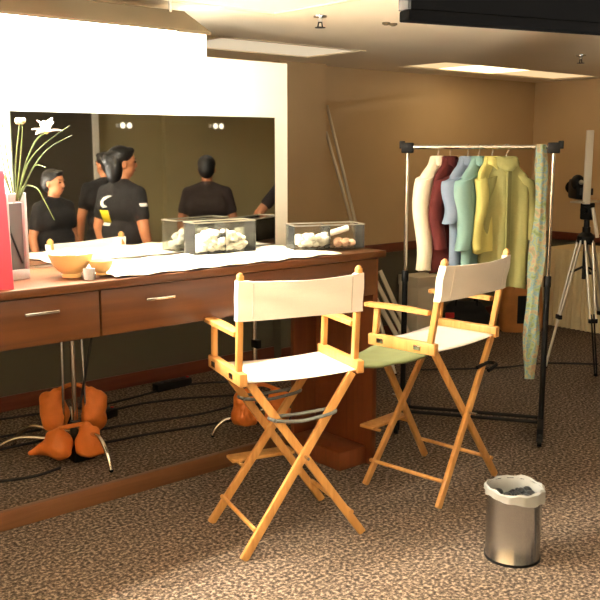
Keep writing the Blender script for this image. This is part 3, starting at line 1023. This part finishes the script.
def garment(x, beta, lab, m, cat, hw, length, thick, sl, flare=1.1, sleeve_out=.10, seed=0, dz=0, collar=True, placket=False, swr=.055, folds=5):
    rn = random.Random(seed)
    mt = RM @ Matrix.Translation((x, 0, 1.70))
    t = thing('hanging_shirt' if cat == 'shirt' else 'hanging_jacket', lab, cat, mt.translation, RA + beta, 'clothes on the rack')
    zt = -.055 + dz
    N = 40
    prof = [(0.0, .06, .55), (.015, .075, .6), (.07, hw * .52, .8), (.12, hw * .80, .95), (.165, hw * .97, 1.0), (.24, hw * .98, 1.05), (.36, hw * .97, 1.05), (.52, hw * 1.0 * (1 + (flare - 1) * .6), 1.1), (.72, hw * flare, 1.15), (1.0, hw * flare * 1.02, 1.2)]
    ph = rn.random() * 6
    rings = []
    K = 26
    zs = [i / K for i in range(K + 1)]
    dist0 = [p[0] if p[0] < .2 else p[0] for p in prof]
    for q in zs:
        d = q * q * .35 + q * .65
        for a_, b_ in zip(prof, prof[1:]):
            if a_[0] <= d <= b_[0] + 1e-9:
                f = (d - a_[0]) / (b_[0] - a_[0])
                w = a_[1] + (b_[1] - a_[1]) * f
                k = a_[2] + (b_[2] - a_[2]) * f
                break
        rg = []
        for i in range(N):
            a = i * 2 * PI / N
            ca, sa = math.cos(a), math.sin(a)
            ex = .75
            px = math.copysign(abs(ca) ** ex, ca) * w
            py = math.copysign(abs(sa) ** ex, sa) * thick * k
            fold = math.sin(px / hw * folds + ph + d * 1.5) * .018 * min(1, d * 2) + math.sin(px / hw * folds * 2.3 + ph * 2) * .006 * d
            rg.append((px, py + fold, zt - d * length + .012 * math.sin(a * 2 + ph) * d))
        rings.append(rg)
    MB().loft(rings).done('shirt_body', m, t, ang=80)
    for s in (-1, 1):
        rings = []
        K2 = 12
        for i in range(K2 + 1):
            u = i / K2
            cx = s * (hw * .80 + sleeve_out * (u ** .8) + .01 * math.sin(u * 5 + ph))
            cz = zt - .118 - sl * u
            cy = .012 * math.sin(u * 6 + ph + s) - .02 * u
            rr = swr * (1.15 - .25 * u)
            tl = -s * R(20) * (1 - u)
            rings.append([(cx + rr * math.cos(a) , cy + max(thick * .75, rr * .7) * math.sin(a), cz + .25 * rr * math.cos(a) * (-s) * (1 - u * .6)) for a in [j * 2 * PI / 20 for j in range(20)]])
        MB().loft(rings).done('sleeve', m, t, ang=80)
    if collar:
        rings = []
        for (w, d, z) in ((.048, .036, -.020), (.050, .040, .004), (.062, .048, -.002), (.078, .056, -.040), (.072, .052, -.044), (.058, .043, -.012)):
            rings.append([(w * math.cos(a), d * math.sin(a) - .006, zt + z - .022 * max(0, -math.sin(a)) ** 3 * (1 + (z < 0))) for a in [j * 2 * PI / 24 for j in range(24)]])
        MB().loft(rings).done('collar', m, t, ang=80)
    if placket:
        b = MB()
        b.beam((.0, -thick * 1.12 - .012, zt - .08), (.004, -thick * 1.2 - .016, zt - length * .97), .028, .012)
        b.done('placket', 'olive_d', t, smooth=False)
    return t


HG = [(-.235, 70, 'hanger holding the cream shirt at the left of the rack'), (-.165, 74, 'hanger holding the maroon shirt next to the cream one'),
      (-.065, 66, 'hanger holding the slate blue shirt'), (.0, 68, 'hanger holding the pale teal shirt'),
      (.075, 68, 'hanger holding the pale yellow shirt'), (.155, 22, 'hanger holding the olive shirt that faces the room')]
for x, be, lab in HG:
    hanger(x, R(be), lab, .125)
garment(-.235, R(70), 'long cream shirt hanging leftmost on the garment rack', 'cream', 'shirt', .195, .66, .040, .52, 1.0, .05, 1, swr=.06)
garment(-.165, R(74), 'dark maroon shirt hanging between the cream and blue shirts', 'maroon', 'shirt', .185, .66, .036, .40, 1.0, .04, 2)
garment(-.065, R(66), 'slate blue short sleeved shirt hanging third from the left', 'blue', 'shirt', .185, .66, .036, .25, 1.0, .05, 3, swr=.07)
garment(.0, R(68), 'pale teal shirt hanging between the blue and yellow shirts', 'teal', 'shirt', .19, .68, .036, .40, 1.0, .05, 4, swr=.065)
garment(.075, R(68), 'pale yellow shirt hanging just left of the olive shirt', 'yellow', 'shirt', .165, .54, .026, .40, 1.0, .03, 5, swr=.042)
garment(.155, R(22), 'long olive yellow shirt with collar, facing the room on the rack', 'olive', 'shirt', .145, .76, .045, .36, 1.05, .06, 6, placket=True, folds=7)
# scarf
b = MB()
rings = []
K = 30
for i in range(K + 1):
    u = i / K
    z = 1.715 - 1.36 * u
    w = .024 + .016 * math.sin(u * 2.6) + .006 * math.sin(u * 17)
    cx = .345 + .010 * math.sin(u * 5)
    rings.append([(cx + w * math.cos(a) * (1 + .2 * math.sin(3 * a + u * 8)), -.028 + .016 * math.sin(a) * (1 + .3 * math.sin(4 * a + u * 5)), z) for a in [j * 2 * PI / 24 for j in range(24)]])
b.loft(rings)
o = b.done('scarf', 'scarf', ang=80); o.matrix_world = RM
tag(o, 'long narrow green and blue patterned scarf hanging at the rack right end', 'scarf')

# ------------------------------------------------------------------ things along the back wall
t = thing('white_carton', 'pale cardboard carton on the floor by the back wall, behind rack', 'box', (5.97, 5.27, 0), R(-6))
b = MB().span((-.15, -.13, .001), (.15, .13, .53), .004).done('carton_body', 'foam', t)
MB().span((-.155, -.135, .47), (.155, .135, .56), .004).done('lid', 'foam', t)
for i, (xb, tilt, lab) in enumerate(((5.47, .26, 'white batten leaning steepest at the far left of the carton'), (5.57, .22, 'middle one of the white battens leaning left of the carton'), (5.66, .18, 'white batten leaning nearest the pale carton'))):
    b = MB().beam((tilt * .5, -.02, .004), (-tilt * .5, .20, .60), .045, .012, up=(0, 1, 0), bev=.002)
    o = b.done('leaning_batten', 'foam', smooth=False); o.location = (xb, 5.20, .02)
    tag(o, lab, 'batten', 'white battens by the back wall')

t = thing('black_holdall', 'black holdall bag on the floor behind the greyish director chair', 'bag', (6.33, 5.04, 0), R(-42))
b = MB()
b.cap((-.12, 0, .13), .12, (.12, 0, .13), .12); b.cap((-.10, 0, .22), .09, (.10, 0, .22), .09); b.span((-.21, -.11, .005), (.21, .11, .15), .03)
o = b.done('bag_body', 'blackcloth', t); remesh(o, .015, 4)
for y in (-.06, .06):
    MB().tube(crom([(-.10, y, .27), (-.08, y, .36), (0, y, .39), (.08, y, .36), (.10, y, .27)], 5), .009, 8).done('handle', 'black', t)
MB().box((-.16, -.135, .20), (.08, .02, .05), None, .006).done('red_tag', 'red', t)

t = thing('tan_tote_bag', 'tan orange open tote bag on the floor below the olive shirt', 'bag', (6.85, 4.80, 0), R(-40))
b = MB()
def tr(w, d, z):
    return [(w * math.copysign(abs(math.cos(a)) ** .5, math.cos(a)), d * math.copysign(abs(math.sin(a)) ** .5, math.sin(a)), z) for a in [j * 2 * PI / 32 for j in range(32)]]
b.loft([tr(.18, .11, .003), tr(.195, .125, .05), tr(.19, .12, .25), tr(.175, .10, .42), tr(.165, .09, .42), tr(.18, .11, .25), tr(.18, .11, .05), tr(.01, .01, .03)])
b.done('bag_body', 'tan', t)
for y in (-.10, .10):
    MB().tube(crom([(-.10, y, .40), (-.09, y, .50), (0, y, .545), (.09, y, .50), (.10, y, .40)], 5), .010, 8).done('handle', 'tan', t)
MB().box((.0, -.122, .22), (.13, .012, .26), None, .005).done('dark_pocket', 'blackcloth', t)

# table with ivory skirting along the right wall
t = thing('side_table', 'folding table hidden under ivory pleated cloth along the right wall', 'table', (7.53, 3.95, 0))
MB().span((-.26, -.90, .715), (.26, .90, .74), .004).done('table_top', 'foam', t)
for sx in (-.22, .22):
    for sy in (-.82, .82):
        MB().tube([(sx, sy, .001), (sx, sy, .715)], .016, 10).done('leg', 'darkgrey', t)
b = MB()
per = []
def pleat(n, a, c_, nx_, ny_, outs):
    for i in range(n):
        u = i / n
        p = V(a).lerp(V(c_), u)
        per.append((p, V((nx_, ny_, 0)), .5 + .5 * math.sin(i * 1.9)))
pleat(120, (-.275, .915, 0), (-.275, -.915, 0), -1, 0, 1)
pleat(34, (-.275, -.915, 0), (.275, -.915, 0), 0, -1, 1)
pleat(120, (.275, -.915, 0), (.275, .915, 0), 1, 0, 1)
pleat(34, (.275, .915, 0), (-.275, .915, 0), 0, 1, 1)
rings = []
for z, amp in ((.01, .030), (.3, .024), (.6, .014), (.735, .004), (.748, .0)):
    rings.append([tuple(p + nv * (amp * f) + V((0, 0, z))) for p, nv, f in per])
b.loft(rings, cap=False)
b.bm.verts.ensure_lookup_table()
topv = [v for v in b.bm.verts if abs(v.co.z - .748) < 1e-6]
b.bm.faces.new(topv)
o = b.done('tablecloth', 'tablecloth', ang=70); o.location = (7.53, 3.95, 0)
tag(o, 'ivory pleated tablecloth draped to the floor by the right wall', 'tablecloth')

# tripod
TP = V((6.02, 3.66, 0))
tp = thing('camera_tripod', 'tall silver twin-tube tripod standing right of the clothes rack', 'tripod', TP)
feet = [rel(-.27, -.03), rel(.04, -.28), rel(.30, .20)]
apex = V((0, 0, 1.00))
for i, (fx, fy) in enumerate(feet):
    f = V((fx, fy, .012))
    d = V((fx, fy, 0)).normalized()
    sd_ = V((-d.y, d.x, 0))
    top = apex + d * .05
    mid = top.lerp(f, .60)
    b = MB()
    for s in (-1, 1):
        b.tube([top + sd_ * .030 * s, mid + sd_ * .022 * s], .009, 10)
    lg = b.done('leg', 'silver', tp)
    lo = top.lerp(f, .55)
    b = MB()
    for s in (-1, 1):
        b.tube([lo + sd_ * .011 * s, f + sd_ * .008 * s], .0065, 10)
    b.done('lower_leg', 'silver' if i != 1 else 'black', lg)
    MB().beam(mid - sd_ * .033, mid + sd_ * .033, .03, .034, bev=.004).done('leg_clamp', 'black', lg)
    MB().ell(f, (.016, .016, .012), u=10, v=8).done('foot_tip', 'rubber', lg)
    ms = top.lerp(f, .25)
    MB().beam((0, 0, .80), ms, .02, .014, bev=.003).done('spreader_arm', 'black', tp)
MB().lathe([(.05, .97), (.065, .985), (.065, 1.03), (.045, 1.05), (.03, 1.06), (.03, 1.10)], n=24).done('shoulder', 'black', tp)
MB().tube([(0, 0, .70), (0, 0, .98)], .016, 12).done('centre_column', 'black', tp)
b = MB(); b.tube([(0, 0, 1.06), (0, 0, 1.18)], .022, 14); b.box((0, 0, 1.22), (.07, .09, .13), None, .012); b.tube([(-.06, 0, 1.23), (.06, 0, 1.23)], .026, 16)
b.done('fluid_head', 'black', tp)
MB().span((-.15, -.06, 1.286), (.13, .06, 1.300), .003).done('head_plate', 'silver', tp)
q0 = RV * .02 - FV * .06
MB().tube([q0 + V((0, 0, 1.25)), q0 + RV * .03 - FV * .05 + V((0, 0, 1.03))], .014, 12).done('pan_handle', 'foam', tp)
cm = thing('video_camera', 'dark video camera with hood on top of the tripod', 'camera', TP - RV * .045 + V((0, 0, 1.301)), HEAD - PI / 2)
b = MB(); b.box((-.02, .02, .085), (.11, .22, .15), None, .02); b.ell((-.05, -.03, .135), (.05, .07, .06))
b.done('camera_body', 'black', cm)
MB().tube([(-.02, .13, .09), (-.02, .21, .09)], [.04, .05], 20).done('lens_hood', 'rubber', cm)
MB().box((.0, -.092, .07), (.10, .006, .05), None, .003).done('rear_panel', 'darkgrey', cm)
MB().ell((-.045, -.10, .14), (.018, .012, .018), u=12, v=8).done('eyepiece', 'silver', cm)
t = MB().span((-.035, -.135, -.02), (.020, -.115, .52), .004).done('white_reflector_strip', 'foam')
t.location = cm.location; t.rotation_euler = cm.rotation_euler
tag(t, 'tall narrow white board strip upright against the video camera', 'board')
MB().span((-.03, -.115, .02), (.015, -.09, .045), .003).done('clip', 'black', t)


# ------------------------------------------------------------------ people (seen in the mirror)
def person(lab, loc, az, h, head_turn=0., akimbo=None, tee='tee', long_hair=False, pose=0):
    s = h / 1.72
    t = thing('person', lab, 'person', (loc[0], loc[1], 0), az - PI / 2, 'people reflected in the mirror')
    t.scale = (s, s, s)
    b = MB()
    # legs and feet
    for k in (-1, 1):
        b.cap((k * .09, 0, .90), .085, (k * .10, .012, .49), .058)
        b.cap((k * .10, .012, .49), .056, (k * .105, -.015, .09), .036)
        b.cap((k * .105, -.03, .045), .038, (k * .115, .13, .032), .030)
    # trunk
    b.cap((-.07, 0, .95), .105, (.07, 0, .95), .105)
    b.cap((-.055, 0, 1.10), .10, (.055, 0, 1.10), .10)
    b.cap((-.085, -.005, 1.28), .105, (.085, -.005, 1.28), .105)
    b.cap((-.115, -.01, 1.385), .056, (.115, -.01, 1.385), .056)
    # arms, hands
    hands = []
    for k in (-1, 1):
        sh = V((k * .172, -.01, 1.385))
        if akimbo == k:
            el, wr, fd = V((k * .40, -.06, 1.13)), V((k * .20, .05, 1.00)), V((-k * .7, .6, -.1))
        elif pose == 1:
            el, wr, fd = V((k * .245, -.03, 1.13)), V((k * .20, .16, 1.02)), V((-k * .4, .9, .0))
        else:
            el, wr, fd = V((k * .245, -.03, 1.13)), V((k * .255, .04, .88)), V((0, .15, -1))
        b.cap(sh, .056, el, .041)
        b.cap(el, .041, wr, .027)
        fd.normalize()
        side = V((0, 1, 0)) if pose == 0 and akimbo != k else V((0, 0, 1))
        pal = wr + fd * .055
        b.cap(wr, .026, pal + side * .018, .021); b.cap(wr, .026, pal - side * .018, .021)
        inw = V((-k, 0, 0)) if abs(fd.z) > .5 else V((0, 0, -1))
        for q, ln in enumerate((.072, .082, .076, .058)):
            rt_ = pal + side * (.030 - .020 * q) + fd * .012
            k1 = rt_ + fd * ln * .55 + inw * .008
            k2 = k1 + fd * ln * .4 + inw * .022
            b.cap(rt_, .0098, k1, .0092); b.cap(k1, .0092, k2, .0082)
        tb = wr + fd * .03 + side * .024
        b.cap(tb, .012, tb + fd * .035 + side * .024 + inw * .01, .0105)
        hands.append(wr)
    # neck, head
    b.cap((0, -.012, 1.42), .056, (0, .005, 1.53), .050)
    hm = Matrix.Translation((0, 0, 1.60)) @ Matrix.Rotation(head_turn, 4, 'Z')
    def H(x, y, z): return hm @ V((x, y, z))
    rot = Euler((0, 0, head_turn))
    b.ell(H(0, .005, .025), (.074, .094, .092), rot, 20, 16)
    b.ell(H(0, .030, -.035), (.056, .066, .072), rot, 18, 14)
    b.ell(H(0, .060, -.078), (.026, .024, .022), rot, 12, 10)
    b.cap(H(0, .094, .020), .010, H(0, .108, -.018), .014)
    for k in (-1, 1):
        b.ell(H(k * .074, -.004, -.005), (.010, .018, .030), rot, 10, 8)
        b.ell(H(k * .030, .082, .030), (.022, .012, .010), rot, 10, 8)
    body = b.done('body', 'skin', t); remesh(body, .0085, 3)
    for k in (-1, 1):
        MB().ell(H(k * .031, .0925, .012), (.013, .007, .0065), rot, 10, 8).done('eye', 'eye', body)
        MB().beam(H(k * .014, .101, .034), H(k * .048, .087, .036), .006, .006).done('eyebrow', 'hair', body)
    MB().ell(H(0, .094, -.050), (.022, .008, .007), rot, 12, 8).done('mouth', 'lip', body)
    # hair
    b = MB()
    b.ell(H(0, -.012, .052), (.085, .098, .082), rot, 20, 14)
    b.ell(H(0, -.050, .010), (.078, .066, .095), rot, 18, 14)
    b.ell(H(0, .062, .094), (.058, .034, .026), rot, 14, 10)
    if long_hair:
        b.ell(H(0, -.062, -.03), (.092, .062, .12), rot, 18, 14)
        b.ell(H(0, -.095, .03), (.06, .05, .06), rot, 14, 12)
    hr = b.done('hair', 'hair', t); remesh(hr, .010, 2)
    # t-shirt
    b = MB()
    b.cap((-.085, 0, .93), .122, (.085, 0, .93), .122)
    b.cap((-.070, 0, 1.10), .122, (.070, 0, 1.10), .122)
    b.cap((-.095, -.005, 1.28), .122, (.095, -.005, 1.28), .122)
    b.cap((-.125, -.01, 1.385), .070, (.125, -.01, 1.385), .070)
    b.cap((0, -.012, 1.42), .080, (0, -.008, 1.455), .062)
    for k in (-1, 1):
        b.cap((k * .03, -.01, 1.44), .055, (k * .15, -.01, 1.39), .06)
    for k in (-1, 1):
        sh = V((k * .172, -.01, 1.385))
        el = V((k * .40, -.06, 1.13)) if akimbo == k else V((k * .245, -.03, 1.13))
        b.cap(sh, .062, sh.lerp(el, .62), .058)
    st = b.done('t_shirt', tee, t); remesh(st, .012, 3)
    # trousers
    b = MB()
    b.cap((-.075, 0, .93), .116, (.075, 0, .93), .116)
    for k in (-1, 1):
        b.cap((k * .092, 0, .88), .098, (k * .10, .012, .49), .074)
        b.cap((k * .10, .012, .49), .074, (k * .105, -.012, .11), .060)
    tr_ = b.done('trousers', 'jeans', t); remesh(tr_, .014, 3)
    for k in (-1, 1):
        b = MB()
        b.cap((k * .105, -.035, .050), .047, (k * .117, .14, .038), .037)
        b.span((k * .111 - .042, -.08, .001), (k * .111 + .042, .175, .02), .01)
        sh = b.done('shoe', 'shoe', t); remesh(sh, .010, 2)
    return t, st


def decal(shirt, name, m, poly, org, ax, ay, dr, lab=None):
    """printed patch laid on the shirt surface: poly in local (u, v) metres about org, cast along dr"""
    bv = BVHTree.FromPolygons([v.co.copy() for v in shirt.data.vertices], [p.vertices[:] for p in shirt.data.polygons])
    org, ax, ay, dr = V(org), V(ax), V(ay), V(dr)
    b = MB()
    # dense grid clipped to the quad strip given by poly (list of left/right pairs)
    rows = []
    n = 6
    for (l, r_) in poly:
        row = []
        for i in range(n + 1):
            u = l[0] + (r_[0] - l[0]) * i / n
            v = l[1] + (r_[1] - l[1]) * i / n
            p = org + ax * u + ay * v
            hit = bv.ray_cast(p - dr * .5, dr)
            q = hit[0] if hit[0] is not None else p
            row.append(q - dr * .004)
        rows.append(row)
    b.loft(rows, cap=False, closed=False)
    o = b.done(name, m, shirt)
    sdm = o.modifiers.new('t', 'SOLIDIFY'); sdm.thickness = .003
    return o


# each stands to the right of the frame; the mirror shows them
person('person in dark shirt reflected at the left of the mirror, face turned right', (3.10, .72), R(72), 1.52, R(-12), tee='tee')
pb, sb = person('person reflected with white and yellow back print, looking right', (3.224, 1.597), R(-13), 1.70, R(24), tee='tee', long_hair=True)
person('person reflected from behind alone in the middle of the mirror', (4.438, .917), R(-57), 1.62, R(6), tee='tee2')
person('person in black reflected half hidden behind the one with back print', (3.92, .06), R(-70), 1.65, R(-30), tee='tee')
person('person reflected only by a bare elbow at the right mirror edge', (5.25, 1.22), R(-57), 1.68, 0, akimbo=1, tee='tee2')
BACK = dict(ax=(1, 0, 0), ay=(0, 0, 1), dr=(0, 1, 0))
decal(sb, 'white_mark', 'white', [((.02, .10), (.06, .10)), ((.05, .085), (.10, .085)), ((.085, .06), (.115, .055)), ((.075, .035), (.11, .03)), ((.03, .02), (.08, .01))], (0, 0, 1.27), **BACK)
decal(sb, 'yellow_badge', 'yellowprint', [((.025, 0), (.115, 0)), ((.025, -.045), (.115, -.045)), ((.025, -.09), (.115, -.09))], (0, 0, 1.265), **BACK)
decal(sb, 'white_mark', 'white', [((.03, -.095), (.115, -.095)), ((.03, -.115), (.115, -.115))], (0, 0, 1.265), **BACK)
decal(sb, 'sleeve_mark', 'white', [((-.03, .012), (.03, .012)), ((-.03, -.012), (.03, -.012))], (-.22, -.03, 1.31), ax=(0, 1, 0), ay=(0, 0, 1), dr=(1, .0, 0))


# twin wall lamps on the far wall
def wall_lamp(x, y, z, lab):
    t = thing('twin_wall_lamp', lab, 'lamp', (x, y, z), 0, 'twin lamps on the far wall')
    MB().span((-.09, 0, -.02), (.09, .03, .02), .005).done('back_plate', 'white_panel', t)
    for s in (-1, 1):
        h_ = MB().tube([(s * .045, .03, 0), (s * .045, .09, .0)], [.028, .040], 18).done('lamp_head', 'steel', t)
        MB().tube([(s * .045, .0905, 0), (s * .045, .094, 0)], .034, 18).done('lamp_lens', 'lampface', h_)


wall_lamp(5.44, Y0, 1.955, 'twin headed wall lamp reflected at the left, above the person with back print')
wall_lamp(6.74, Y0 + .08, 1.965, 'twin headed wall lamp reflected at the right, above the person seen from behind')

# unseen uplighters added to bounce extra light off the ceiling
for x, y, lab in ((-.35, 1.6, 'added unseen fill uplighter nearest the left end of the makeup counter'), (-.7, -1.4, 'added unseen fill uplighter in the near left corner of the room'), (2.2, .6, 'added unseen fill uplighter standing alone on the open carpet')):
    t = thing('fill_uplighter', lab, 'lamp', (x, y, 0), 0, 'added fill uplighters')
    MB().lathe([(.15, 0), (.15, .02), (.02, .035)], n=28).done('base', 'darkgrey', t)
    MB().tube([(0, 0, .03), (0, 0, 1.12)], .014, 12).done('pole', 'darkgrey', t)
    MB().lathe([(.03, 1.10), (.16, 1.18), (.17, 1.18), (.17, 1.19), (.15, 1.19), (.03, 1.12)], n=32).done('lamp_shade', 'darkgrey', t)
    MB().lathe([(.001, 1.165), (.09, 1.165), (.09, 1.185), (.001, 1.185)], n=24).done('bulb', 'fill_uplight', t)

# ------------------------------------------------------------------ world and view
w = bpy.data.worlds.new('world')
S.world = w
w.use_nodes = True
w.node_tree.nodes['Background'].inputs[0].default_value = (.02, .015, .01, 1)
w.node_tree.nodes['Background'].inputs[1].default_value = 1
S.view_settings.view_transform = 'Standard'
S.view_settings.look = 'None'
S.view_settings.gamma = 1
S.view_settings.use_curve_mapping = False
S.view_settings.exposure = 0.72
